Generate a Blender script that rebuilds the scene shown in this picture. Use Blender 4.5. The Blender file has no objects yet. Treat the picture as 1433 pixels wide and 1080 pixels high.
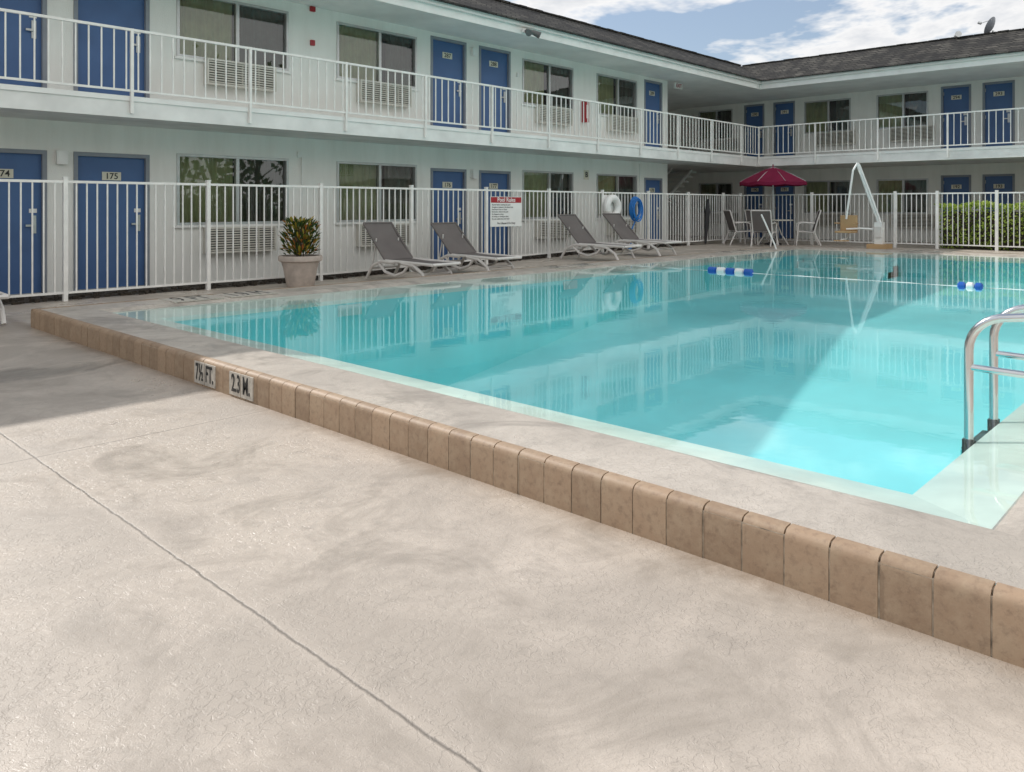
import bpy, bmesh, math, random
from mathutils import Vector, Matrix
random.seed(7)
scene=bpy.context.scene
COL=scene.collection

# ---------------------------------------------------------------- materials
def newmat(name):
    m=bpy.data.materials.new(name); m.use_nodes=True
    nt=m.node_tree; nt.nodes.clear()
    out=nt.nodes.new('ShaderNodeOutputMaterial')
    return m,nt,out
def N(nt,t,**k):
    n=nt.nodes.new(t)
    for a,b in k.items(): setattr(n,a,b)
    return n
def mix(nt,fac,a,b,bt='MIX'):
    n=nt.nodes.new('ShaderNodeMix'); n.data_type='RGBA'; n.blend_type=bt
    for i,v in ((0,fac),(6,a),(7,b)):
        if isinstance(v,bpy.types.NodeSocket): nt.links.new(v,n.inputs[i])
        else: n.inputs[i].default_value=v if i==0 else (*v,1)
    return n.outputs[2]
def math_(nt,op,a,b=None,clamp=False):
    n=nt.nodes.new('ShaderNodeMath'); n.operation=op; n.use_clamp=clamp
    for i,v in ((0,a),(1,b)):
        if v is None: continue
        if isinstance(v,bpy.types.NodeSocket): nt.links.new(v,n.inputs[i])
        else: n.inputs[i].default_value=v
    return n.outputs[0]
def noise(nt,vec,scale,detail=4,rough=.55,dist=0):
    n=nt.nodes.new('ShaderNodeTexNoise'); n.inputs['Scale'].default_value=scale
    n.inputs['Detail'].default_value=detail; n.inputs['Roughness'].default_value=rough
    n.inputs['Distortion'].default_value=dist
    if vec: nt.links.new(vec,n.inputs['Vector'])
    return n.outputs['Fac']
def ramp(nt,f,a,b,lo=0.,hi=1.):
    n=nt.nodes.new('ShaderNodeMapRange'); n.clamp=True
    nt.links.new(f,n.inputs[0])
    n.inputs[1].default_value=a;n.inputs[2].default_value=b;n.inputs[3].default_value=lo;n.inputs[4].default_value=hi
    return n.outputs[0]
def bump(nt,h,strength,dist,nrm=None):
    n=nt.nodes.new('ShaderNodeBump'); n.inputs['Strength'].default_value=strength
    n.inputs['Distance'].default_value=dist; nt.links.new(h,n.inputs['Height'])
    if nrm: nt.links.new(nrm,n.inputs['Normal'])
    return n.outputs[0]
def simple(name,col,rough=.6,metal=0,var=.12,vscale=3,bmp=0,bscale=60,spec=.5):
    m,nt,out=newmat(name)
    tc=N(nt,'ShaderNodeTexCoord'); v=tc.outputs['Object']
    p=N(nt,'ShaderNodeBsdfPrincipled')
    nf=ramp(nt,noise(nt,v,vscale,3),.3,.7)
    d=tuple(c*(1-var) for c in col); l=tuple(min(1,c*(1+var*.5)) for c in col)
    nt.links.new(mix(nt,nf,d,l),p.inputs['Base Color'])
    p.inputs['Roughness'].default_value=rough; p.inputs['Metallic'].default_value=metal
    p.inputs['Specular IOR Level'].default_value=spec
    if bmp:
        nt.links.new(bump(nt,noise(nt,v,bscale,2),bmp,.01),p.inputs['Normal'])
    nt.links.new(p.outputs[0],out.inputs[0]); return m

M={}
M['white']=simple('white_paint',(.82,.82,.80),.45,var=.08)
M['rail']=simple('rail_paint',(.83,.82,.79),.4,var=.1,vscale=6)
M['soffit']=simple('soffit',(.76,.76,.74),.8,var=.10,vscale=1.5)
M['slab']=simple('slab_paint',(.78,.78,.76),.6,var=.16,vscale=2)
M['blue']=simple('door_blue',(.062,.135,.31),.45,var=.10,vscale=2)
M['frame']=simple('door_frame',(.25,.27,.31),.5)
M['alu']=simple('aluminium',(.55,.56,.56),.35,metal=.6)
M['steel']=simple('stainless',(.72,.72,.72),.14,metal=1,var=.05)
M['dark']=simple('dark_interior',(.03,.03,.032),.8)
M['cream']=simple('cream_plaque',(.70,.67,.55),.5)
M['black']=simple('black_paint',(.02,.02,.02),.5)
M['textgrey']=simple('grey_print',(.12,.12,.12),.6)
M['acbody']=simple('ac_body',(.64,.62,.56),.5)
M['acslat']=simple('ac_slats',(.55,.53,.47),.5)
M['curtA']=simple('curtain_light',(.52,.53,.33),.9,var=.2)
M['curtB']=simple('curtain_dark',(.16,.17,.15),.9,var=.3)
M['red']=simple('red_paint',(.38,.02,.03),.4)
M['maroon']=simple('umbrella_cloth',(.17,.010,.040),.85,var=.15,spec=.2)
M['sling']=simple('sling_fabric',(.15,.135,.13),.85,var=.12,spec=.2)
M['plastic']=simple('white_resin',(.68,.65,.62),.45)
M['terra']=simple('planter_stone',(.48,.41,.36),.8,var=.2,vscale=8,bmp=.2)
M['soil']=simple('soil',(.04,.03,.022),.95)
M['mulch']=simple('mulch',(.06,.048,.038),.95,var=.5,vscale=25,bmp=.8,bscale=30)
M['hose']=simple('blue_hose',(.01,.16,.50),.35)
M['floatb']=simple('float_blue',(.01,.10,.45),.35)
M['tan']=simple('tan_plastic',(.50,.33,.17),.5)
M['grass']=simple('grass_mat',(.07,.11,.03),.9,var=.4,vscale=2)
M['bark']=simple('bark',(.10,.075,.05),.9)

m,nt,out=newmat('stucco'); M['stucco']=m
tc=N(nt,'ShaderNodeTexCoord'); v=tc.outputs['Object']; p=N(nt,'ShaderNodeBsdfPrincipled')
mp=N(nt,'ShaderNodeMapping'); mp.inputs['Scale'].default_value=(2.5,2.5,.35); nt.links.new(v,mp.inputs[0])
c=mix(nt,math_(nt,'MULTIPLY',ramp(nt,noise(nt,mp.outputs[0],1,4,.65),.42,.72),.4),(.84,.835,.80),(.63,.62,.58))
nt.links.new(c,p.inputs['Base Color']); p.inputs['Roughness'].default_value=.8
nt.links.new(bump(nt,noise(nt,v,60,2),.35,.01),p.inputs['Normal'])
nt.links.new(p.outputs[0],out.inputs[0])

def leafmat(name,cols,trans=.3):
    m,nt,out=newmat(name)
    g=N(nt,'ShaderNodeNewGeometry'); cr=N(nt,'ShaderNodeValToRGB')
    nt.links.new(g.outputs['Random Per Island'],cr.inputs[0])
    el=cr.color_ramp.elements
    el[0].position=0; el[0].color=(*cols[0],1); el[1].position=1; el[1].color=(*cols[-1],1)
    for i,c in enumerate(cols[1:-1]):
        e=el.new((i+1)/(len(cols)-1)); e.color=(*c,1)
    p=N(nt,'ShaderNodeBsdfPrincipled'); p.inputs['Roughness'].default_value=.5
    t=N(nt,'ShaderNodeBsdfTranslucent'); mx=N(nt,'ShaderNodeMixShader'); mx.inputs[0].default_value=trans
    nt.links.new(cr.outputs[0],p.inputs['Base Color']); nt.links.new(cr.outputs[0],t.inputs[0])
    nt.links.new(p.outputs[0],mx.inputs[1]); nt.links.new(t.outputs[0],mx.inputs[2])
    nt.links.new(mx.outputs[0],out.inputs[0]); return m
M['hedge']=leafmat('hedge_leaf',[(.12,.20,.03),(.28,.40,.06),(.48,.58,.12),(.20,.30,.04)],.35)
M['croton']=leafmat('croton_leaf',[(.02,.06,.015),(.05,.10,.02),(.03,.05,.01),(.45,.36,.04),(.35,.08,.02)],.2)
M['tree']=leafmat('tree_leaf',[(.06,.09,.03),(.09,.13,.04),(.13,.18,.06)],.25)

def glassmat(name,tint,boost,rough=.0,wave=False):
    m,nt,out=newmat(name)
    fr=N(nt,'ShaderNodeFresnel'); fr.inputs[0].default_value=boost
    tr=N(nt,'ShaderNodeBsdfTransparent'); tr.inputs[0].default_value=(*tint,1)
    gl=N(nt,'ShaderNodeBsdfGlossy'); gl.inputs['Roughness'].default_value=rough
    gl.inputs[0].default_value=(1,1,1,1)
    mx=N(nt,'ShaderNodeMixShader')
    nt.links.new(fr.outputs[0],mx.inputs[0]); nt.links.new(tr.outputs[0],mx.inputs[1]); nt.links.new(gl.outputs[0],mx.inputs[2])
    if wave:
        tc=N(nt,'ShaderNodeTexCoord')
        a=noise(nt,tc.outputs['Object'],1.1,1,.5); b=noise(nt,tc.outputs['Object'],9,1,.5)
        h=math_(nt,'ADD',a,math_(nt,'MULTIPLY',b,.20))
        bn=bump(nt,h,.05,.03)
        nt.links.new(bn,gl.inputs['Normal'])
    nt.links.new(mx.outputs[0],out.inputs[0]); return m
M['glass']=glassmat('window_glass',(.80,.83,.80),1.8,.0)
M['water']=glassmat('water',(.97,.995,.995),1.31,.035,wave=True)

# deck coating
def deckmat(name,base,dark,joints=True):
    m,nt,out=newmat(name)
    tc=N(nt,'ShaderNodeTexCoord'); v=tc.outputs['Object']
    p=N(nt,'ShaderNodeBsdfPrincipled')
    pale=tuple(min(1,c*1.22) for c in base)
    bign=noise(nt,v,.8,5,.65,.5)
    big=ramp(nt,bign,.42,.58)
    knn=noise(nt,v,34,3,.62,.7); knock=ramp(nt,knn,.49,.55)
    fine=noise(nt,v,190,2,.7)
    c=mix(nt,big,tuple(x*.88 for x in base),pale)
    st=noise(nt,v,1.9,6,.72,.9)
    c=mix(nt,math_(nt,'MULTIPLY',ramp(nt,st,.50,.64),.65),c,dark)
    c=mix(nt,math_(nt,'MULTIPLY',ramp(nt,noise(nt,v,5.5,5,.75,.4),.52,.68),.45),c,tuple(x*.68 for x in base))
    patch=ramp(nt,st,.40,.54,1,.3)
    kp=math_(nt,'MULTIPLY',knock,patch)
    edge=math_(nt,'MULTIPLY',math_(nt,'MULTIPLY',ramp(nt,math_(nt,'ABSOLUTE',math_(nt,'SUBTRACT',knn,.52)),.0,.018,1,0),patch),.20)
    c=mix(nt,edge,c,tuple(x*.5 for x in base))
    c=mix(nt,math_(nt,'MULTIPLY',kp,.07),c,tuple(x*.6 for x in base))
    c=mix(nt,math_(nt,'MULTIPLY',ramp(nt,fine,.5,.68),.26),c,tuple(x*.5 for x in base))
    h=math_(nt,'ADD',math_(nt,'MULTIPLY',kp,-.6),math_(nt,'MULTIPLY',fine,.45))
    if joints:
        sp=N(nt,'ShaderNodeSeparateXYZ'); nt.links.new(v,sp.inputs[0])
        wob=math_(nt,'MULTIPLY',math_(nt,'SUBTRACT',noise(nt,v,9,3,.7),.5),.022)
        tot=None; halo=None
        for ax,val in ((0,1.27),(0,-1.6),(1,4.6),(1,-1.2),(1,9.85)):
            a=math_(nt,'ABSOLUTE',math_(nt,'SUBTRACT',math_(nt,'ADD',sp.outputs[ax],wob),val))
            wd=.0065 if val!=1.27 else .008
            l=ramp(nt,a,.0015,wd,1,0); hh=ramp(nt,a,.0,.05,1,0)
            tot=l if tot is None else math_(nt,'MAXIMUM',tot,l)
            halo=hh if halo is None else math_(nt,'MAXIMUM',halo,hh)
        c=mix(nt,math_(nt,'MULTIPLY',halo,.35),c,pale)
        c=mix(nt,math_(nt,'MULTIPLY',tot,.85),c,tuple(x*.33 for x in base))
        h=math_(nt,'SUBTRACT',h,math_(nt,'MULTIPLY',tot,.6))
        kf=ramp(nt,math_(nt,'ADD',sp.outputs[0],math_(nt,'MULTIPLY',math_(nt,'SUBTRACT',st,.5),.25)),2.50,2.61)
        kf=math_(nt,'MULTIPLY',kf,ramp(nt,sp.outputs[0],2.61,2.7,1,0))
        c=mix(nt,math_(nt,'MULTIPLY',kf,.5),c,(.22,.155,.105))
        dx=math_(nt,'DIVIDE',math_(nt,'SUBTRACT',sp.outputs[0],1.85),.65); dy=math_(nt,'DIVIDE',math_(nt,'SUBTRACT',sp.outputs[1],6.9),.30)
        rr=math_(nt,'ADD',math_(nt,'MULTIPLY',dx,dx),math_(nt,'MULTIPLY',dy,dy))
        rr=math_(nt,'ADD',rr,math_(nt,'MULTIPLY',math_(nt,'SUBTRACT',st,.5),5))
        c=mix(nt,math_(nt,'MULTIPLY',ramp(nt,rr,.3,1.1,1,0),.6),c,tuple(x*.3 for x in base))
    nt.links.new(c,p.inputs['Base Color'])
    nt.links.new(ramp(nt,bign,.42,.60,.52,.27),p.inputs['Roughness'])
    nt.links.new(bump(nt,h,.55,.004),p.inputs['Normal'])
    nt.links.new(p.outputs[0],out.inputs[0]); return m
M['deck']=deckmat('deck_coating',(.435,.38,.325),(.285,.245,.205))
M['coping']=deckmat('coping_coating',(.46,.41,.355),(.24,.21,.18),joints=False)

m,nt,out=newmat('brown_tile'); M['tile']=m
tc=N(nt,'ShaderNodeTexCoord'); v=tc.outputs['Object']; g=N(nt,'ShaderNodeNewGeometry')
p=N(nt,'ShaderNodeBsdfPrincipled')
c=mix(nt,g.outputs['Random Per Island'],(.27,.185,.12),(.36,.25,.165))
c=mix(nt,math_(nt,'MULTIPLY',ramp(nt,noise(nt,v,12,5,.7),.42,.66),.5),c,(.40,.305,.21))
c=mix(nt,math_(nt,'MULTIPLY',ramp(nt,noise(nt,v,35,4,.7),.50,.68),.5),c,(.18,.12,.08))
nt.links.new(c,p.inputs['Base Color']); p.inputs['Roughness'].default_value=.6
nt.links.new(bump(nt,noise(nt,v,50,2),.2,.004),p.inputs['Normal'])
nt.links.new(p.outputs[0],out.inputs[0])
M['grout']=simple('grout',(.42,.35,.27),.9,var=.6,vscale=20)
M['marker']=simple('marker_tile',(.52,.48,.42),.5,var=.3,vscale=25)
M['ledge']=simple('pool_ledge',(.74,.84,.76),.7,var=.14,vscale=3)
M['plaster']=simple('pool_plaster',(.32,.88,.90),.8,var=.14,vscale=.7)

m,nt,out=newmat('shingles'); M['shingle']=m
tc=N(nt,'ShaderNodeTexCoord'); v=tc.outputs['Object']
p=N(nt,'ShaderNodeBsdfPrincipled'); sp=N(nt,'ShaderNodeSeparateXYZ'); nt.links.new(v,sp.inputs[0])
cb=N(nt,'ShaderNodeCombineXYZ'); nt.links.new(math_(nt,'SUBTRACT',sp.outputs[0],sp.outputs[1]),cb.inputs[0]); nt.links.new(math_(nt,'MULTIPLY',sp.outputs[2],1.9),cb.inputs[1])
br=N(nt,'ShaderNodeTexBrick'); nt.links.new(cb.outputs[0],br.inputs['Vector']); br.inputs['Scale'].default_value=1
br.inputs['Brick Width'].default_value=.3; br.inputs['Row Height'].default_value=.16; br.inputs['Mortar Size'].default_value=.016
br.inputs['Color1'].default_value=(.10,.095,.085,1); br.inputs['Color2'].default_value=(.045,.043,.04,1); br.inputs['Mortar'].default_value=(.012,.012,.012,1)
mp=N(nt,'ShaderNodeMapping'); mp.inputs['Scale'].default_value=(2.2,2.2,.35); nt.links.new(v,mp.inputs[0])
c=mix(nt,math_(nt,'MULTIPLY',ramp(nt,noise(nt,mp.outputs[0],1,5,.7),.42,.58),.75),br.outputs[0],(.02,.02,.021))
nt.links.new(c,p.inputs['Base Color']); p.inputs['Roughness'].default_value=.9; p.inputs['Specular IOR Level'].default_value=.2
nt.links.new(bump(nt,br.outputs['Fac'],-.5,.02),p.inputs['Normal'])
nt.links.new(p.outputs[0],out.inputs[0])

# ---------------------------------------------------------------- mesh builder
class MB:
    def __init__(s): s.V=[];s.F=[];s.I=[];s.mats=[]
    def mi(s,k):
        if k not in s.mats: s.mats.append(k)
        return s.mats.index(k)
    def poly(s,pts,k):
        b=len(s.V); s.V+= [tuple(p) for p in pts]; s.F.append(tuple(range(b,b+len(pts)))); s.I.append(s.mi(k))
    def box(s,a,b,c,d,e,f,k,T=None):
        pts=[(x,y,z) for z in (e,f) for x,y in ((a,c),(b,c),(b,d),(a,d))]
        if T: pts=[T(*p) for p in pts]
        n=len(s.V); s.V+=[tuple(p) for p in pts]
        for q in ((0,3,2,1),(4,5,6,7),(0,1,5,4),(1,2,6,5),(2,3,7,6),(3,0,4,7)):
            s.F.append(tuple(n+i for i in q)); s.I.append(s.mi(k))
    def tube(s,pts,r,k,n=8,closed=False,caps=True,r2=None):
        P=[Vector(p) for p in pts]; L=len(P); base=len(s.V); up=None
        for i,p in enumerate(P):
            if closed: t=(P[(i+1)%L]-P[i-1])
            else: t=P[min(i+1,L-1)]-P[max(i-1,0)]
            t.normalize()
            if up is None:
                up=Vector((0,0,1)) if abs(t.z)<.9 else Vector((1,0,0))
            a=(up-t*up.dot(t)); 
            if a.length<1e-4: a=t.orthogonal()
            a.normalize(); up=a; b=t.cross(a)
            rr=r if r2 is None else r+(r2-r)*i/(L-1)
            for j in range(n):
                an=2*math.pi*j/n; s.V.append(tuple(p+a*math.cos(an)*rr+b*math.sin(an)*rr))
        for i in range(L if closed else L-1):
            for j in range(n):
                i2=(i+1)%L
                s.F.append((base+i*n+j,base+i*n+(j+1)%n,base+i2*n+(j+1)%n,base+i2*n+j)); s.I.append(s.mi(k))
        if caps and not closed:
            s.F.append(tuple(base+j for j in range(n))); s.I.append(s.mi(k))
            s.F.append(tuple(base+(L-1)*n+j for j in range(n))); s.I.append(s.mi(k))
    def lathe(s,prof,cx,cy,k,n=24,z0=0):
        base=len(s.V)
        for r,z in prof:
            for j in range(n):
                a=2*math.pi*j/n; s.V.append((cx+r*math.cos(a),cy+r*math.sin(a),z0+z))
        for i in range(len(prof)-1):
            for j in range(n):
                s.F.append((base+i*n+j,base+i*n+(j+1)%n,base+(i+1)*n+(j+1)%n,base+(i+1)*n+j)); s.I.append(s.mi(k))
    def done(s,name,parent=None,smooth=False,fix=True,bevel=0):
        me=bpy.data.meshes.new(name); me.from_pydata(s.V,[],s.F)
        for k in s.mats: me.materials.append(M[k])
        me.polygons.foreach_set('material_index',s.I)
        if fix:
            bm=bmesh.new(); bm.from_mesh(me); bmesh.ops.recalc_face_normals(bm,faces=bm.faces); bm.to_mesh(me); bm.free()
        if smooth: me.polygons.foreach_set('use_smooth',[True]*len(me.polygons))
        me.update()
        o=bpy.data.objects.new(name,me); COL.objects.link(o)
        if parent: o.parent=parent
        if bevel:
            b=o.modifiers.new('bevel','BEVEL'); b.width=bevel; b.segments=2; b.limit_method='ANGLE'
        if smooth:
            try: me.set_sharp_from_angle(angle=math.radians(40))
            except Exception: pass
        return o
def empty(name):
    o=bpy.data.objects.new(name,None); COL.objects.link(o); return o
def text(body,loc,size,rot,mat,parent,name='lettering',align='CENTER',ext=.001,bold=0,sx=1):
    c=bpy.data.curves.new(name,'FONT'); c.body=body; c.size=size; c.align_x=align; c.align_y='CENTER'
    c.extrude=ext; c.offset=bold; c.materials.append(M[mat])
    o=bpy.data.objects.new(name,c); COL.objects.link(o); o.location=loc; o.rotation_euler=rot; o.scale=(sx,1,1)
    if parent: o.parent=parent
    return o
H=math.pi/2
ROT_S=(H,0,0); ROT_W=(H,0,-H)

# ---------------------------------------------------------------- ground
def gz(x): return max(0,min(1,(x-8)/9))*.17
xs=[-300,-20,2.62,8,17,21.28,60,300]; ys=[-300,-16,.12,9.58,40,300]
g=MB()
for i in range(len(xs)-1):
    for j in range(len(ys)-1):
        a,b=xs[i],xs[i+1]; c,d=ys[j],ys[j+1]
        if 2<a<21.2 and c==.12: continue
        k='grass' if (b<=-20 or d<=-16 or a>=60 or c>=40) else 'deck'
        g.poly([(a,c,gz(a)),(b,c,gz(b)),(b,d,gz(b)),(a,d,gz(a))],k)
g.done('pool_deck',fix=False)
g=MB()
for a,b in ((-14,8),(8,17),(17,20.5)):
    g.poly([(a,12.0,gz(a)+.006),(b,12.0,gz(b)+.006),(b,12.95,gz(b)+.006),(a,12.95,gz(a)+.006)],'mulch')
for i in range(900):
    x=random.uniform(-3,20); y=random.uniform(11.93,12.5); s=random.uniform(.015,.045)
    g.box(x-s,x+s*random.uniform(.5,1.3),y-s*.6,y+s*.6,gz(x),gz(x)+random.uniform(.015,.05),'mulch')
g.done('mulch_bed')

# ---------------------------------------------------------------- pool
OX0,OX1,OY0,OY1=2.605,21.3,.10,9.60
pool=empty('swimming_pool')
def ring(g,o1,z1,o2,z2,k):
    def c(o,z): return [(OX0+o,OY0+o,z),(OX1-o,OY0+o,z),(OX1-o,OY1-o,z),(OX0+o,OY1-o,z)]
    A=c(o1,z1);B=c(o2,z2)
    for i in range(4):
        j=(i+1)%4; g.poly([A[i],A[j],B[j],B[i]],k)
g=MB()
for (a,b) in (((.055,.191),(.30,.191)),((.30,.191),(.50,.186)),((.50,.186),(.57,.165)),((.57,.165),(.60,.150))):
    ring(g,*a,*b,'coping')
ring(g,.60,.150,.97,.085,'ledge'); ring(g,.97,.085,1.0,.04,'ledge')
g.done('coping',pool,fix=False)
g=MB(); ring(g,1.0,.04,1.0,-1.8,'plaster')
o=1.0; X=[OX0+o,7.5,12.5,OX1-o]; Z=[-1.45,-1.35,-.6,-.4]
for i in range(3):
    g.poly([(X[i],OY0+o,Z[i]),(X[i+1],OY0+o,Z[i+1]),(X[i+1],OY1-o,Z[i+1]),(X[i],OY1-o,Z[i])],'plaster')
g.done('basin',pool,fix=False)
g=MB()
for i in range(3): g.box(OX1-1-.35*(i+1),OX1-1.002,6.4,8.58,-.5,-.13*i-.01,'plaster')
g.done('pool_steps',pool)
g=MB()
for x in (6.0,10.5,15.5): g.box(x-.18,x+.18,OY1-1.02,OY1-.995,-.12,.02,'white')
g.box(7.0,7.25,4.4,4.65,-1.36,-1.33,'white')
g.done('skimmers_and_drain',pool)
L1=OX1-OX0; L2=OY1-OY0
sides=[(L2,lambda s,o,z:(OX0+o,OY0+s,z)),(L2,lambda s,o,z:(OX1-o,OY0+s,z)),(L1,lambda s,o,z:(OX0+s,OY0+o,z)),(L1,lambda s,o,z:(OX0+s,OY1-o,z))]
prof=[(0,-.01),(0,.160),(.003,.175),(.011,.187),(.024,.194),(.040,.196),(.062,.196),(.062,.17)]
g=MB(); gr=MB()
for L,T in sides:
    n=round(L/.1545); w=L/n
    for i in range(n):
        j=random.uniform(-.0015,.0015); gp=random.uniform(.0022,.0036)
        a=i*w+gp; b=(i+1)*w-gp
        base=len(g.V)
        for o_,z_ in prof:
            g.V.append(T(a,o_+j,z_)); g.V.append(T(b,o_+j,z_))
        k=g.mi('tile')
        for q in range(len(prof)-1):
            g.F.append((base+2*q,base+2*q+1,base+2*q+3,base+2*q+2)); g.I.append(k)
        g.F.append(tuple(base+2*q for q in range(len(prof)))); g.I.append(k)
        g.F.append(tuple(base+2*q+1 for q in range(len(prof)))); g.I.append(k)
    gr.box(.02,L-.02,.0035,.020,-.01,.174,'grout',T)
    gr.box(.02,L-.02,.020,.058,-.01,.188,'grout',T)
g.done('bullnose_tiles',pool,smooth=True); gr.done('tile_grout',pool)
g=MB()
for a,b in ((5.345,5.50),(5.51,5.665),(4.815,4.97),(4.98,5.135)): g.box(2.6005-.003,2.606,a,b,.015,.170,'marker')
g.done('depth_marker_tiles',pool)
text('7½ FT.',(2.596,5.505,.093),.165,ROT_W,'black',pool,'depth_lettering',bold=.003,sx=.58)
text('2.3 M.',(2.596,4.975,.093),.165,ROT_W,'black',pool,'depth_lettering',bold=.003,sx=.62)
g=MB()
def topmark(s,x,y,w,rot,g):
    if rot==0: g.box(x-w/2,x+w/2,y-.23,y+.23,.186,.1955,'marker')
    else: g.box(x-.23,x+.23,y-w/2,y+w/2,.186,.1955,'marker')
    text(s,(x,y,.197),.56,(0,0,rot),'black',pool,'depth_lettering',ext=.0005,bold=.0,sx=.40)
topmark('9 FT',4.23,9.31,.60,0,g); topmark('1.9 M',4.94,9.31,.64,0,g)
topmark('6 FT',11.0,9.31,.60,0,g); topmark('1.8 M',11.75,9.31,.64,0,g)
topmark('4 FT',17.4,9.31,.60,0,g); topmark('1 M',18.1,9.31,.50,0,g)
topmark('3 FT',21.0,6.25,.55,-H,g); topmark('1 M',21.0,5.6,.5,-H,g)
g.done('depth_marker_tops',pool)
g=MB(); g.poly([(OX0+.57,OY0+.57,.155),(OX1-.57,OY0+.57,.155),(OX1-.57,OY1-.57,.155),(OX0+.57,OY1-.57,.155)],'water')
g.done('water',fix=False)

# lane rope
g=MB(); rp=[]
for i in range(41):
    y=.72+i*(8.26/40); rp.append((12.6+.02*math.sin(i*.9),y,.153+.004*math.sin(i*1.7)))
g.tube(rp,.006,'white',6)
def flt(y,L,k,r=.06):
    pr=[(.0,0),(.03,0),(r,.02),(r,L-.02),(.03,L),(.0,L)]
    base=len(g.V); n=14
    for rr,l in pr:
        for j in range(n):
            a=2*math.pi*j/n; g.V.append((12.6+rr*math.cos(a),y+l,.165+rr*math.sin(a)))
    for i in range(len(pr)-1):
        for j in range(n):
            g.F.append((base+i*n+j,base+i*n+(j+1)%n,base+(i+1)*n+(j+1)%n,base+(i+1)*n+j)); g.I.append(g.mi(k))
y=6.30
for i in range(5):
    flt(y,.16,'floatb' if i%2==0 else 'white',.06); y+=.172
y=2.85
for i in range(3): flt(y,.10,'floatb' if i%2==0 else 'white',.055); y+=.108
g.done('lane_rope',smooth=True)

# ladder
def arc(c,r,a0,a1,n=8):
    return [(c[0]+r*math.cos(a0+(a1-a0)*i/n),c[1]+r*math.sin(a0+(a1-a0)*i/n)) for i in range(n+1)]
g=MB()
for x in (4.58,5.10):
    yz=[(1.10,-.75),(1.10,.2)]+[(p[0],p[1]) for p in arc((.92,.56),.18,0,H,8)]+[(.5,.80)]+arc((.15,.66),.14,H,math.pi*.98,6)+[(.01,.19)]
    g.tube([(x,a,b) for a,b in yz],.022,'steel',14)
    g.tube([(x,1.10,.47),(x,.6,.46),(x,.02,.45)],.018,'steel',12)
    g.lathe([(.05,0),(.05,.012),(.025,.03)],x,.01,'steel',16,.185)
lad=g.done('pool_ladder',smooth=True)
g=MB()
for z in (.02,-.24,-.5):
    g.box(4.59,5.09,1.06,1.14,z-.012,z+.012,'steel'); g.box(4.62,5.06,1.055,1.145,z+.012,z+.018,'black')
for x in (4.58,5.10): g.box(x-.028,x+.028,1.075,1.125,-.05,.10,'black')
g.done('treads',lad)
g=MB()
g.tube([(19.5,9.05,.0),(19.5,9.15,.3),(19.45,9.38,.85),(19.42,9.48,1.08)],.022,'white',10)
g.done('pool_hand_rail',smooth=True)

# ---------------------------------------------------------------- building
bld=empty('motel_building')
WY,WX=13.0,26.8
TL=lambda u,w,z:(u,WY-w,z)
TR=lambda u,w,z:(WX-w,-u,z)
F1=2.85; ZS=5.06
walls=MB(); doors=MB(); wins=MB(); acs=MB(); panes=MB()
def wall(T,u0,u1,z0,z1,ops):
    cur=u0
    for a,b,c,d in sorted(ops):
        if a>cur: walls.box(cur,a,-.2,0,z0,z1,'stucco',T)
        if c>z0+.01: walls.box(a,b,-.2,0,z0,c,'stucco',T)
        walls.box(a,b,-.2,0,d,z1,'stucco',T); cur=b
    walls.box(cur,u1,-.2,0,z0,z1,'stucco',T)
def door(T,u0,u1,zf,num,R):
    h=2.12
    doors.box(u0,u0+.06,-.12,.015,zf,zf+h,'frame',T); doors.box(u1-.06,u1,-.12,.015,zf,zf+h,'frame',T)
    doors.box(u0+.06,u1-.06,-.12,.015,zf+h-.06,zf+h,'frame',T)
    doors.box(u0+.06,u1-.06,-.10,-.05,zf+.01,zf+h-.06,'blue',T)
    doors.box(u0+.06,u1-.06,-.10,-.03,zf,zf+.03,'alu',T)
    c=(u0+u1)/2
    doors.box(c-.14,c+.14,-.05,-.04,zf+1.70,zf+1.83,'cream',T)
    doors.box(u1-.19,u1-.13,-.05,-.03,zf+.9,zf+1.16,'alu',T); doors.box(u1-.27,u1-.14,-.03,.0,zf+1.0,zf+1.03,'alu',T)
    doors.box(u1-.22,u1-.12,-.05,-.038,zf+1.2,zf+1.26,'white',T)
    for hz in (.25,1.05,1.85): doors.box(u0+.06,u0+.075,-.055,-.035,zf+hz,zf+hz+.1,'alu',T)
    l=T(c,-.038,zf+1.762)
    text(num,l,.13,ROT_S if R==0 else ROT_W,'black',bld,'door_number',bold=.002)
def curtain(T,a,b,z0,z1,k,w0):
    n=max(6,int((b-a)/.035)); prev=None
    ph=random.uniform(0,6)
    for i in range(n+1):
        u=a+(b-a)*i/n; w=w0+.022*math.sin(i*1.35+ph)+.010*math.sin(i*.5)
        if prev: wins.poly([T(prev[0],prev[1],z0),T(u,w,z0),T(u,w,z1),T(prev[0],prev[1],z1)],k)
        prev=(u,w)
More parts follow.
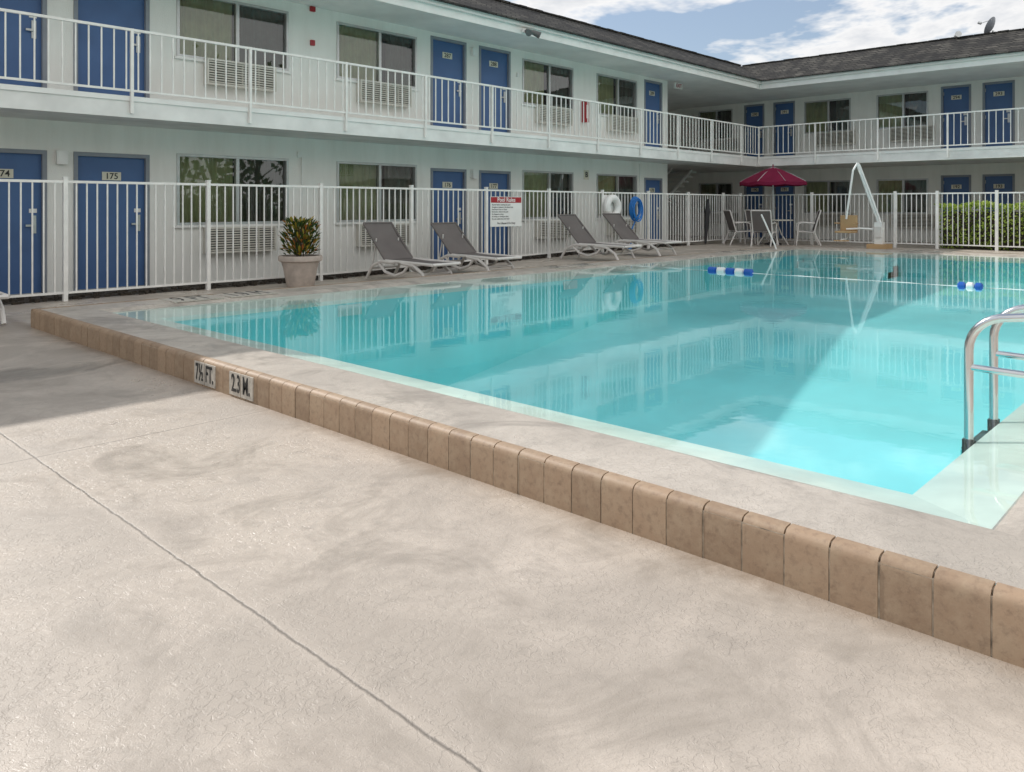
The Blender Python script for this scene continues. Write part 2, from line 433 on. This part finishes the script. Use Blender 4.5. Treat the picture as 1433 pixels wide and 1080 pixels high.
def window(T,u0,u1,z0,z1,zf=0):
    f=.045
    for a,b,c,d in ((u0,u1,z0,z0+f),(u0,u1,z1-f,z1)): wins.box(a,b,-.07,.02,c,d,'alu',T)
    for a,b in ((u0,u0+f),(u1-f,u1)): wins.box(a,b,-.07,.02,z0+f,z1-f,'alu',T)
    mid=(u0+u1)/2+.04
    wins.box(mid-.03,mid+.03,-.06,.01,z0+f,z1-f,'alu',T)
    j=[random.uniform(-.004,.004) for _ in range(4)]
    panes.poly([T(u0+f,-.03+j[0],z0+f),T(mid-.03,-.03+j[1],z0+f),T(mid-.03,-.03,z1-f),T(u0+f,-.03,z1-f)],'glass')
    panes.poly([T(mid+.03,-.045+j[2],z0+f),T(u1-f,-.045+j[3],z0+f),T(u1-f,-.045,z1-f),T(mid+.03,-.045,z1-f)],'glass')
    curtain(T,u0+.01,mid+random.uniform(-.15,.1),z0,z1,'curtA',-.11)
    curtain(T,mid+random.uniform(0,.3),u1-.01,z0,z1,'curtB',-.135)
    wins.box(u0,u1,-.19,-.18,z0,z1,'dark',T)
    wins.box(u0-.04,u1+.04,0.001,.05,z0-.04,z0-.001,'white',T)
    a=u0+.45; b=a+1.28; c=zf+.50; d=zf+.94
    acs.box(a,b,0.001,.10,c,d,'acbody',T)
    acs.box(a+.03,b-.03,.10,.12,c+.03,d-.03,'dark',T)
    for i in range(9):
        z=c+.04+i*(d-c-.08)/8.6
        acs.box(a+.02,b-.02,.12,.16,z,z+.024,'acslat',T)
    for i in range(5):
        u=a+.02+i*(b-a-.055)/4; acs.box(u,u+.015,.12,.155,c+.02,d-.02,'acslat',T)
    acs.box(a,b,.10,.165,d-.03,d,'acbody',T); acs.box(a,b,.10,.165,c,c+.03,'acbody',T)
    acs.box(a,a+.025,.10,.165,c+.03,d-.03,'acbody',T); acs.box(b-.025,b,.10,.165,c+.03,d-.03,'acbody',T)
LD=[(2.62,3.74,'174','286'),(4.10,5.22,'175','285'),(11.15,12.2,'176','287'),(12.6,13.64,'177','288'),(19.26,20.2,'178','289'),(-5.9,-4.8,'172','283'),(-4.4,-3.3,'173','284')]
LW=[(5.66,7.72),(8.77,10.76),(14.06,16.0),(17.0,18.88),(.27,2.2),(-2.84,-.8),(-8.2,-6.3),(-11.3,-9.4)]
for fl,zf in ((0,0.0),(1,F1)):
    ops=[]
    for a,b,n0,n1 in LD:
        ops.append((a,b,zf,zf+2.12)); door(TL,a,b,zf,n1 if fl else n0,0)
    for a,b in LW:
        z0=zf+(.98 if fl==0 else .92); z1=zf+(2.17 if fl==0 else 2.02)
        ops.append((a,b,z0,z1)); window(TL,a,b,z0,z1,zf)
    wall(TL,-14,20.5,zf if fl else -.1,2.565 if fl==0 else ZS,ops)
RD=[(12.96,13.74,'290','190'),(11.83,12.62,'291','191'),(6.37,7.2,'294','192'),(5.24,6.07,'293','193'),(-1.6,-.8,'295','194'),(-2.8,-2.0,'296','195')]
RW=[(14.2,15.6),(9.92,11.5),(7.56,9.1),(3.1,4.7),(.6,2.2),(-5.2,-3.6)]
for fl,zf in ((0,.12),(1,F1)):
    ops=[]
    for a,b,n1,n0 in RD:
        ops.append((-b,-a,zf,zf+2.12)); door(TR,-b,-a,zf,n1 if fl else n0,1)
    for a,b in RW:
        z0=zf+.94; z1=zf+2.04
        ops.append((-b,-a,z0,z1)); window(TR,-b,-a,z0,z1,zf)
    wall(TR,-17,12,zf if fl else -.1,2.565 if fl==0 else ZS,ops)
walls.box(20.3,20.5,13.2,17.0,-.1,2.565,'stucco'); walls.box(20.3,20.5,13.2,17.0,F1,ZS,'stucco')
walls.box(20.5,26.8,17.0,17.2,-.1,2.565,'stucco'); walls.box(20.5,26.8,17.0,17.2,F1,ZS,'stucco')
walls.box(-14.2,-14,13.0,22,-.1,ZS,'stucco'); walls.box(-14.2,33,22,22.2,-.1,ZS,'stucco')
walls.box(33,33.2,-12,22.2,-.1,ZS,'stucco'); walls.box(27.0,33,-12.2,-12,-.1,ZS,'stucco')
walls.done('walls',bld); doors.done('doors',bld); wins.done('windows',bld); acs.done('air_conditioners',bld); panes.done('window_panes',bld,fix=False)
g=MB()
g.box(-14,20.5,11.75,13.2,2.565,F1,'slab'); g.box(20.5,23.8,11.75,17,2.565,F1,'slab'); g.box(23.8,27.0,-12,17,2.565,F1,'slab')
g.box(-14,23.77,11.735,11.749,2.80,2.87,'white'); g.box(23.785,23.799,-12,11.735,2.80,2.87,'white')
g.done('balcony_slab',bld)
g=MB()
g.box(-14.4,20.5,11.6,13.2,ZS,ZS+.02,'soffit'); g.box(20.5,23.65,11.6,17.2,ZS,ZS+.02,'soffit'); g.box(23.65,27.0,-12.3,17.2,ZS,ZS+.02,'soffit')
g.box(-14.4,23.62,11.57,11.6,5.0,5.22,'white'); g.box(23.62,23.65,-12.3,11.57,5.0,5.22,'white')
g.box(-14.4,23.54,11.50,11.57,5.16,5.245,'white'); g.box(23.55,23.62,-12.3,11.50,5.16,5.245,'white')
g.done('fascia',bld)
g=MB()
zt=6.05
g.poly([(-14.5,11.45,5.25),(23.5,11.45,5.25),(24.9,12.85,zt),(-14.5,12.85,zt)],'shingle')
g.poly([(23.5,11.45,5.25),(23.5,-12.5,5.25),(24.9,-12.5,zt),(24.9,12.85,zt)],'shingle')
g.poly([(-14.5,12.85,zt),(24.9,12.85,zt),(24.9,22.4,zt-.1),(-14.5,22.4,zt-.1)],'shingle')
g.poly([(24.9,-12.5,zt),(33.4,-12.5,zt-.1),(33.4,22.4,zt-.1),(24.9,22.4,zt-.1)],'shingle')
g.poly([(-14.5,11.45,5.25),(-14.5,12.85,zt),(-14.5,22.4,zt-.1),(-14.5,22.4,5.0),(-14.5,11.6,5.0)],'white')
g.poly([(23.5,-12.5,5.25),(24.9,-12.5,zt),(33.4,-12.5,zt-.1),(33.4,-12.5,5.0),(23.65,-12.5,5.0)],'white')
g.box(-14.5,23.48,11.42,11.46,5.225,5.262,'shingle'); g.box(23.47,23.51,-12.5,11.42,5.225,5.262,'shingle')
x=-14.4
while x<24.7: g.box(x,x+.27,12.78,12.98,zt-.01,zt+random.uniform(.02,.035),'shingle'); x+=.29
y=-12.4
while y<12.7: g.box(24.84,25.02,y,y+.27,zt-.01,zt+random.uniform(.02,.035),'shingle'); y+=.29
g.done('roof',bld,fix=False)
def railing(g,T,u0,u1,zb,zt,sp,posts,ph=None,pw=.02,k='rail',picket=.009):
    g.box(u0,u1,-.02,.02,zt-.035,zt,k,T); g.box(u0,u1,-.013,.013,zb,zb+.03,k,T)
    n=int((u1-u0)/sp)
    for i in range(1,n):
        u=u0+i*(u1-u0)/n; g.box(u-picket,u+picket,-picket,picket,zb+.03,zt-.035,k,T)
    for p_ in posts:
        g.box(p_-pw,p_+pw,-pw-.003,pw+.003,ph if ph is not None else zb,zt+.001,k,T)
g=MB()
railing(g,lambda u,w,z:(u,11.715-w,z),-14,23.76,2.93,3.83,.165,[4.46+1.82*k for k in range(-10,11)],2.62)
railing(g,lambda u,w,z:(23.765-w,-u,z),-11.7,12,2.93,3.83,.165,[-11.68+1.82*k for k in range(0,13)],2.62)
g.done('balcony_railing',bld)
g=MB()
for x in (3.92,12.40): 
    g.box(x-.07,x+.07,.001,.10,1.92,2.12,'white',TL); g.box(x-.07,x+.07,.001,.10,F1+1.85,F1+2.02,'white',TL)
g.box(8.17,8.27,.001,.05,4.96,5.05,'red',TL); g.box(8.18,8.26,.001,.05,4.32,4.42,'red',TL)
g.box(16.36,16.5,.001,.14,3.50,4.05,'red',TL); g.box(16.39,16.47,.14,.145,3.6,3.95,'white',TL)
g.box(20.55,20.95,.2,.24,4.83,5.0,'white',TL)
g.box(16.45,16.65,.001,.012,2.0,2.25,'cream',TL)
g.box(7.9,8.0,.001,.03,2.2,2.3,'white',TL); g.box(7.98,8.0,.03,.045,.3,2.2,'white',TL)
g.box(19.0,19.02,.001,.02,.2,2.5,'white',TL); g.box(13.85,13.93,.001,.04,4.4,4.5,'white',TL)
g.done('wall_fittings',bld)
text('B',(16.55,12.984,2.125),.2,ROT_S,'black',bld,'building_letter',bold=.005)
text('EXIT',(20.75,12.755,4.915),.15,ROT_S,'red',bld,'exit_lettering',bold=.003)
g=MB()
for i in range(14):
    x=21.1+i*.27; z=.2+i*.175; g.box(x,x+.3,14.6,15.8,z,z+.05,'slab')
g.tube([(21.0,14.55,.35),(24.8,14.55,2.75)],.05,'white',6); g.tube([(21.0,14.5,1.2),(24.8,14.5,3.6)],.025,'white',6)
g.done('stairs',bld)
g=MB()
g.box(12.45,12.62,11.47,11.53,5.02,5.10,'white')
for dx,ax in ((-.05,-.06),(.16,.08)):
    g.tube([(12.53,11.45,5.06),(12.53+dx,11.39,5.03),(12.53+dx+ax,11.29,4.97)],.04,'textgrey',10,r2=.075)
g.done('flood_light',smooth=True)
g=MB()
g.tube([(24.9,6.3,5.6),(24.9,6.3,6.12)],.03,'alu',8); g.tube([(24.9,6.3,6.1),(24.75,6.2,6.13)],.07,'alu',10,r2=.09)
g.done('roof_flood_light',smooth=True)
g=MB()
g.tube([(25.9,5.6,5.95),(25.9,5.6,6.32)],.03,'alu',8)
n=18; base=len(g.V)
ax=Vector((.1,.9,.45)).normalized(); a1=ax.orthogonal().normalized(); a2=ax.cross(a1)
cen=Vector((25.85,5.6,6.42))
for i in range(5):
    r=.27*i/4
    for j in range(n):
        an=2*math.pi*j/n; pt=cen+a1*r*math.cos(an)+a2*r*math.sin(an)+ax*(r*r*1.2); g.V.append(tuple(pt))
for i in range(4):
    for j in range(n):
        g.F.append((base+i*n+j,base+i*n+(j+1)%n,base+(i+1)*n+(j+1)%n,base+(i+1)*n+j)); g.I.append(g.mi('frame'))
g.tube([tuple(cen-a2*.24+ax*.05),tuple(cen+ax*.35)],.012,'alu',6); g.tube([tuple(cen+ax*.33),tuple(cen+ax*.42)],.04,'alu',8)
g.done('satellite_dish',smooth=True,fix=False)

# ---------------------------------------------------------------- pool fence
FY,FX=11.87,22.9
g=MB(); k='rail'
posts=[3.64+2.02*i for i in range(-8,10)]+[FX]
g.box(-14,FX,FY-.016,FY+.016,1.615,1.65,k)
def brail(x0,x1):
    n=8
    for i in range(n):
        a=x0+(x1-x0)*i/n;b=x0+(x1-x0)*(i+1)/n
        za,zb=gz(a)+.10,gz(b)+.10
        P=[(a,FY-.014,za),(b,FY-.014,zb),(b,FY+.014,zb),(a,FY+.014,za)]
        Q=[(p[0],p[1],p[2]+.03) for p in P]
        g.poly(P,k);g.poly(Q,k);g.poly([P[0],P[1],Q[1],Q[0]],k);g.poly([P[3],P[2],Q[2],Q[3]],k)
brail(-14,8);brail(8,17);brail(17,FX)
x=-14
while x<FX:
    g.box(x-.009,x+.009,FY-.009,FY+.009,gz(x)+.12,1.615,k); x+=.1347
for p_ in posts: g.box(p_-.028,p_+.028,FY-.03,FY+.03,gz(p_)-.01,1.68,k); g.box(p_-.032,p_+.032,FY-.034,FY+.034,1.68,1.70,k)
z0=.17
g.box(FX-.016,FX+.016,-12,FY,1.615,1.65,k); g.box(FX-.014,FX+.014,-12,FY,z0+.10,z0+.13,k)
y=-12
while y<FY:
    g.box(FX-.009,FX+.009,y-.009,y+.009,z0+.12,1.615,k); y+=.125
for p_ in (9.6,7.29,6.24,4.87,2.8,.8,-1.2,-3.2,-5.2,-7.2): g.box(FX-.035,FX+.035,p_-.035,p_+.035,z0-.01,1.70,k)
g.done('pool_fence')

sg=empty('pool_rules_sign'); g=MB()
sx0,sx1,sz0,sz1=11.79,12.75,.86,1.50; sy=11.82
g.box(sx0,sx1,sy-.008,sy+.008,sz0,sz1,'white'); g.box(sx0+.01,sx1-.01,sy-.012,sy-.0085,1.37,1.49,'red')
for zz in (1.0,1.4): g.box(sx0+.1,sx0+.16,sy+.008,FY-.01,zz,zz+.03,'alu'); g.box(sx1-.16,sx1-.1,sy+.008,FY-.01,zz,zz+.03,'alu')
g.done('panel',sg)
cx=(sx0+sx1)/2
text('Pool Rules',(cx,sy-.013,1.432),.13,ROT_S,'white',sg,'title',bold=.002)
lines=['Shower before entering the pool','No glass or animals in the fenced area','Pool hours: 8 am to 10 pm','No food or drink in the pool','No lifeguard on duty','No diving or running on deck','Do not swallow the pool water']
for i,s in enumerate(lines): text(s,(sx0+.04,sy-.010,1.325-i*.05),.042,ROT_S,'textgrey',sg,'rule_line',align='LEFT',bold=.0006)
text('No Lifeguard On Duty',(cx,sy-.010,.93),.06,ROT_S,'textgrey',sg,'rule_line',bold=.001)

g=MB(); c=(16.0,11.74,1.27)
g.tube([(c[0]+.23*math.cos(a),c[1],c[2]+.23*math.sin(a)) for a in [2*math.pi*i/32 for i in range(32)]],.09,'white',12,closed=True)
for a in (.4,1.97,3.54,5.11):
    g.tube([(c[0]+.23*math.cos(a+t),c[1],c[2]+.23*math.sin(a+t)) for t in (-.12,0,.12)],.094,'rail',12)
g.box(c[0]-.30,c[0]+.30,c[1]+.09,c[1]+.10,c[2]-.30,c[2]+.30,'white')
g.done('life_ring',smooth=True)
g=MB(); c=(17.0,11.72,1.25); pts=[]
for i in range(7*28):
    t=i/28; a=2*math.pi*t; r=.21+.035*math.sin(t*2.3)
    pts.append((c[0]+r*math.cos(a)*.9,c[1]+.06*math.sin(t*1.9),c[2]+r*1.25*math.sin(a)-.01*t))
pts+= [(c[0]-.2,c[1],.7),(c[0]-.24,c[1],.4),(c[0]-.3,c[1]-.05,.22),(c[0]-.6,c[1]-.1,.2)]
g.tube(pts,.018,'hose',8)
g.box(c[0]-.06,c[0]+.06,c[1]-.02,c[1]+.13,c[2]+.1,c[2]+.18,'alu')
g.done('garden_hose',smooth=True)

# ---------------------------------------------------------------- chaise longues
def chaise(x,yh,name='chaise_longue',ang=0,rec=.62):
    z0=gz(x); g=MB()
    ca,sa=math.cos(ang),math.sin(ang)
    def P(w,l,z): 
        dx,dy=w,-l
        return (x+dx*ca-dy*sa,yh+dx*sa+dy*ca,z0+z)
    hl=.72; top=(0.12,.36+rec)
    for s in (-.31,.31):
        g.tube([P(s,hl-.1,.35),P(s,1.2,.345),P(s,1.9,.33)],.026,'plastic',8)
        g.tube([P(s,hl,.35),P(s,top[0],top[1])],.02,'sling',8)
        g.tube([P(s,.95,.33),P(s,.62,.34),P(s,.36,.25),P(s,.2,.02)],.034,'plastic',8,r2=.026)
        g.tube([P(s,.52,.32),P(s,.72,.16),P(s,.98,.11),P(s,1.2,.18),P(s,1.34,.33)],.026,'plastic',8)
        g.tube([P(s,1.15,.33),P(s,1.45,.30),P(s,1.66,.18),P(s,1.76,.02)],.034,'plastic',8,r2=.026)
    g.tube([P(-.31,1.9,.33),P(.31,1.9,.33)],.026,'plastic',8); g.tube([P(-.31,*top),P(.31,*top)],.022,'sling',8)
    g.tube([P(-.31,.3,.2),P(.31,.3,.2)],.018,'plastic',8); g.tube([P(-.31,1.68,.17),P(.31,1.68,.17)],.018,'plastic',8)
    g.tube([P(-.25,.4,.72),P(-.25,.28,.22)],.014,'plastic',6); g.tube([P(.25,.4,.72),P(.25,.28,.22)],.014,'plastic',6)
    def sheet(A,B,n=6,sag=.02):
        pr=None
        for i in range(n+1):
            t=i/n; l=A[0]+(B[0]-A[0])*t; z=A[1]+(B[1]-A[1])*t-sag*math.sin(math.pi*t)
            if pr:
                for dz in (0,-.012):
                    g.poly([P(-.295,pr[0],pr[1]+dz),P(.295,pr[0],pr[1]+dz),P(.295,l,z+dz),P(-.295,l,z+dz)],'sling')
                for s in (-.295,.295):
                    g.poly([P(s,pr[0],pr[1]),P(s,l,z),P(s,l,z-.012),P(s,pr[0],pr[1]-.012)],'sling')
            pr=(l,z)
    sheet((hl,.365),(1.88,.35)); sheet((top[0]+.005,top[1]),(hl,.37),sag=.03)
    g.done(name,smooth=True)
chaise(8.62,11.62,ang=.03); chaise(10.2,11.62,ang=-.02,rec=.56); chaise(13.9,11.6,ang=.02,rec=.62); chaise(15.6,11.6,ang=-.03,rec=.60)
chaise(2.12,11.65)

pl=empty('potted_croton'); g=MB(); px_,py_=6.92,11.28
g.lathe([(0,.0),(.20,0),(.22,.03),(.27,.30),(.30,.40),(.345,.42),(.35,.47),(.34,.50),(.30,.50),(.29,.44),(0,.44)],px_,py_,'terra',32)
g.done('pot',pl,smooth=True)
g=MB(); g.lathe([(.285,.446),(0,.45)],px_,py_,'soil',20)
for i in range(14):
    a=random.uniform(0,6.28); r=random.uniform(.03,.16); tp=random.uniform(.75,1.0)
    g.tube([(px_+r*.4*math.cos(a),py_+r*.4*math.sin(a),.44),(px_+r*math.cos(a),py_+r*math.sin(a),tp)],.009,'bark',5)
g.done('stems',pl)
g=MB()
for i in range(620):
    a=random.uniform(0,6.28); zz=random.uniform(.50,1.04); R=.27*math.sqrt(max(.08,1-((zz-.74)/.42)**2))
    r=R*math.sqrt(random.random()); c=Vector((px_+r*math.cos(a),py_+r*math.sin(a),zz))
    d=Vector((math.cos(a)*random.uniform(.2,.9),math.sin(a)*random.uniform(.2,.9),random.uniform(.3,1.3))).normalized()
    L=random.uniform(.09,.17); w=random.uniform(.014,.026); s=d.cross(Vector((random.uniform(-.3,.3),random.uniform(-.3,.3),1))).normalized()*w
    m1=c+d*L*.5+Vector((0,0,.01)); tip=c+d*L+Vector((0,0,-.02))
    g.poly([c,m1-s,tip,m1+s],'croton')
g.done('leaves',pl,fix=False)

g=MB()
g.box(23.25,23.65,-6,6.2,.15,1.15,'mulch')
for i in range(16000):
    x=random.uniform(23.08,23.75); y=random.uniform(-6,6.3); z=random.uniform(.2,1.36)
    f=random.random()
    if f<.5: x=23.08+abs(random.gauss(0,.07))
    elif f<.8: z=1.36-abs(random.gauss(0,.07))
    x+=.06*math.sin(y*3+z*4); z+=.04*math.sin(y*5)
    d=Vector((random.uniform(-1,1),random.uniform(-1,1),random.uniform(-.2,1))).normalized(); L=random.uniform(.05,.09)
    s=d.cross(Vector((random.uniform(-1,1),random.uniform(-1,1),random.uniform(-1,1)))).normalized()*L*.35; c=Vector((x,y,z))
    g.poly([c,c+d*L*.5-s,c+d*L,c+d*L*.5+s],'hedge')
g.done('hedge',fix=False)

# ---------------------------------------------------------------- umbrella table and chairs
tx,ty,tz=21.95,10.35,.17
um=empty('patio_umbrella'); g=MB()
g.tube([(tx,ty,tz),(tx,ty,2.42)],.022,'alu',10); g.lathe([(.0,0),(.24,0),(.24,.04),(.06,.09),(.03,.2)],tx,ty,'dark',20,tz)
g.tube([(tx,ty,2.42),(tx,ty,2.52)],.03,'maroon',8,r2=.01)
g.done('pole',um,smooth=True)
g=MB(); n=8; R=.98; sub=4
def cp(a,f): 
    z=2.44-.44*(f**1.2)-.03*f*math.sin((a*n/2)%math.pi)
    r=R*f*(1-.05*abs(math.sin(a*n/2)))
    return (tx+r*math.cos(a),ty+r*math.sin(a),z)
for i in range(n*sub):
    a=2*math.pi*i/(n*sub); b=2*math.pi*(i+1)/(n*sub)
    for j in range(4):
        f0,f1=j/4,(j+1)/4
        g.poly([cp(a,f0),cp(b,f0),cp(b,f1),cp(a,f1)],'maroon')
    p0,p1=cp(a,1),cp(b,1); g.poly([p0,p1,(p1[0],p1[1],p1[2]-.09),(p0[0],p0[1],p0[2]-.09)],'maroon')
g.done('canopy',um,fix=False)
g=MB()
for i in range(n): a=2*math.pi*i/n; g.tube([cp(a,.02),cp(a,.55),cp(a,.99)],.008,'alu',5)
g.done('ribs',um)
g=MB(); g.lathe([(.0,.70),(.55,.70),(.57,.715),(.55,.735),(0,.735)],tx,ty,'acslat',32,tz)
for i in range(4):
    a=math.pi/4+i*H; g.tube([(tx+.1*math.cos(a),ty+.1*math.sin(a),tz+.69),(tx+.25*math.cos(a),ty+.25*math.sin(a),tz+.3),(tx+.45*math.cos(a),ty+.45*math.sin(a),tz)],.018,'plastic',7)
g.done('patio_table',smooth=True)
def chair(x,y,ang):
    g=MB(); z0=.17; ca,sa=math.cos(ang),math.sin(ang)
    P=lambda a,b,z:(x+a*ca-b*sa,y+a*sa+b*ca,z0+z)
    for s in (-.27,.27):
        g.tube([P(s,.28,0),P(s,.24,.4),P(s,.22,.62),P(s,.1,.66),P(s,-.22,.64)],.02,'plastic',7)
        g.tube([P(s,-.38,0),P(s,-.2,.4),P(s,-.3,.75),P(s,-.38,1.0)],.02,'plastic',7)
        g.tube([P(s,.24,.4),P(s,-.2,.38)],.015,'plastic',7)
    g.tube([P(-.27,-.38,1.0),P(.27,-.38,1.0)],.02,'plastic',7); g.tube([P(-.27,.24,.4),P(.27,.24,.4)],.015,'plastic',7)
    g.box(-.25,.25,-.2,.24,.385,.40,'sling',P)
    g.poly([P(-.25,-.2,.42),P(.25,-.2,.42),P(.25,-.37,.98),P(-.25,-.37,.98)],'sling')
    g.poly([P(-.25,-.215,.42),P(.25,-.215,.42),P(.25,-.385,.98),P(-.25,-.385,.98)],'sling')
    g.done('patio_chair',smooth=True,fix=False)
chair(21.35,11.1,-2.3); chair(22.35,9.55,.5); chair(21.1,10.2,-1.4); chair(22.4,11.0,2.5)

# pool lift
g=MB(); bx,by,z0=22.0,7.4,.17
g.box(bx-.25,bx+.25,by-.25,by+.25,z0,z0+.12,'tan'); g.box(bx-.10,bx+.10,by-.10,by+.10,z0+.12,z0+.7,'white')
g.box(bx-.15,bx-.10,by-.08,by+.08,z0+.3,z0+.58,'plastic')
g.tube([(bx,by,z0+.65),(bx-.1,by+.25,1.6),(bx-.2,by+.5,2.45)],.045,'white',8)
g.tube([(bx,by-.09,z0+.5),(bx-.1,by+.12,1.4),(bx-.2,by+.46,2.42)],.03,'white',8)
g.tube([(bx-.2,by+.5,2.45),(bx-.3,by+.58,2.25),(bx-.4,by+.66,1.4),(bx-.4,by+.72,.95)],.028,'white',8)
g.tube([(bx,by,z0+.5),(bx-.2,by+.4,.70),(bx-.4,by+.72,.68)],.025,'white',8)
g.tube([(bx-.15,by+.72,.62),(bx-.4,by+.72,.42),(bx-.75,by+.72,.40)],.018,'white',8)
lift=g.done('pool_lift',smooth=True)
g=MB()
g.box(bx-.62,bx-.18,by+.50,by+.95,.58,.63,'tan'); g.box(bx-.22,bx-.17,by+.50,by+.95,.63,1.05,'tan')
g.box(bx-.80,bx-.62,by+.56,by+.9,.36,.39,'tan'); 
g.tube([(bx-.2,by+.48,.83),(bx-.55,by+.48,.84)],.018,'tan',6); g.tube([(bx-.2,by+.97,.83),(bx-.55,by+.97,.84)],.018,'tan',6)
g.done('seat',lift,bevel=.02)

g=MB(); g.tube([(20.6,11.78,.2),(20.75,11.80,1.1)],.03,'dark',8,r2=.08); g.tube([(20.75,11.8,1.1),(20.8,11.8,1.5)],.09,'dark',8,r2=.03)
g.done('folded_umbrella',smooth=True)

# distant trees behind the viewpoint (what the windows look out on)
g=MB()
for t in range(20):
    cx=-20+t*3.0+random.uniform(-1,1); cy=-24+random.uniform(-3,3); hh=random.uniform(8,12)
    g.tube([(cx,cy,0),(cx+.2,cy,hh*.4),(cx+.1,cy+.3,hh*.8)],.22,'bark',7,r2=.08)
    for b in range(15):
        a=random.uniform(0,6.28); bl=Vector((cx+math.cos(a)*random.uniform(.3,2.4),cy+math.sin(a)*random.uniform(.3,2.4),hh*random.uniform(.06,1)))
        g.tube([(cx+.1,cy,hh*.3),tuple(bl)],.06,'bark',5,r2=.02)
        for i in range(80):
            v_=Vector((random.gauss(0,.8),random.gauss(0,.8),random.gauss(0,.6)))+bl
            d=Vector((random.uniform(-1,1),random.uniform(-1,1),random.uniform(-1,1))).normalized()*.42
            s=d.orthogonal().normalized()*.17
            g.poly([v_,v_+d*.5-s,v_+d,v_+d*.5+s],'tree')
g.done('distant_trees',fix=False)

# ---------------------------------------------------------------- light
AZ=math.radians(97); EL=math.radians(40.8)
S=Vector((math.cos(EL)*math.cos(AZ),math.cos(EL)*math.sin(AZ),math.sin(EL)))
sl=bpy.data.lights.new('sun','SUN'); sl.energy=3.9; sl.angle=math.radians(.6); sl.color=(1,.965,.915)
so=bpy.data.objects.new('sun',sl); COL.objects.link(so); so.rotation_euler=S.to_track_quat('Z','Y').to_euler(); so.location=(0,0,30)
w=bpy.data.worlds.new('World'); scene.world=w; w.use_nodes=True
nt=w.node_tree; nt.nodes.clear(); out=nt.nodes.new('ShaderNodeOutputWorld'); bg=nt.nodes.new('ShaderNodeBackground')
sky=nt.nodes.new('ShaderNodeTexSky'); sky.sky_type='NISHITA'; sky.sun_disc=False
sky.sun_elevation=EL; sky.sun_rotation=math.radians(90)-AZ; sky.altitude=10; sky.air_density=1; sky.dust_density=1.0; sky.ozone_density=1.2
tc=nt.nodes.new('ShaderNodeTexCoord'); sp=nt.nodes.new('ShaderNodeSeparateXYZ'); nt.links.new(tc.outputs['Generated'],sp.inputs[0])
zz=math_(nt,'ADD',math_(nt,'MAXIMUM',sp.outputs[2],0),.16)
cb=nt.nodes.new('ShaderNodeCombineXYZ')
nt.links.new(math_(nt,'DIVIDE',sp.outputs[0],zz),cb.inputs[0]); nt.links.new(math_(nt,'DIVIDE',sp.outputs[1],zz),cb.inputs[1])
n1=noise(nt,cb.outputs[0],1.25,6,.6,.2)
fill_cloud=ramp(nt,sp.outputs[1],.15,-.5)  # denser, brighter cloud added behind the camera to lift the shaded walls
thr=math_(nt,'ADD',n1,math_(nt,'MULTIPLY',fill_cloud,.16))
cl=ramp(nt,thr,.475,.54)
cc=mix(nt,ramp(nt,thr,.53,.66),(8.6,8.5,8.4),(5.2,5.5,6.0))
cc=mix(nt,fill_cloud,cc,(10.5,10.5,10.3))
haze=mix(nt,.30,sky.outputs[0],(4.6,5.4,6.6))
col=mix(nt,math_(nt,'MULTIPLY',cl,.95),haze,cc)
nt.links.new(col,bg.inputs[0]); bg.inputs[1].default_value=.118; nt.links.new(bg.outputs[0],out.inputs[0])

# ---------------------------------------------------------------- camera
cam=bpy.data.cameras.new('camera'); co=bpy.data.objects.new('camera',cam); COL.objects.link(co)
co.location=(0,0,1.30); co.rotation_euler=(H,0,math.radians(-46.5))
cam.sensor_width=36; cam.lens=27.82; cam.shift_y=-.1758; cam.clip_start=.05; cam.clip_end=1000
scene.camera=co
scene.view_settings.view_transform='Standard'; scene.view_settings.look='None'; scene.view_settings.exposure=0
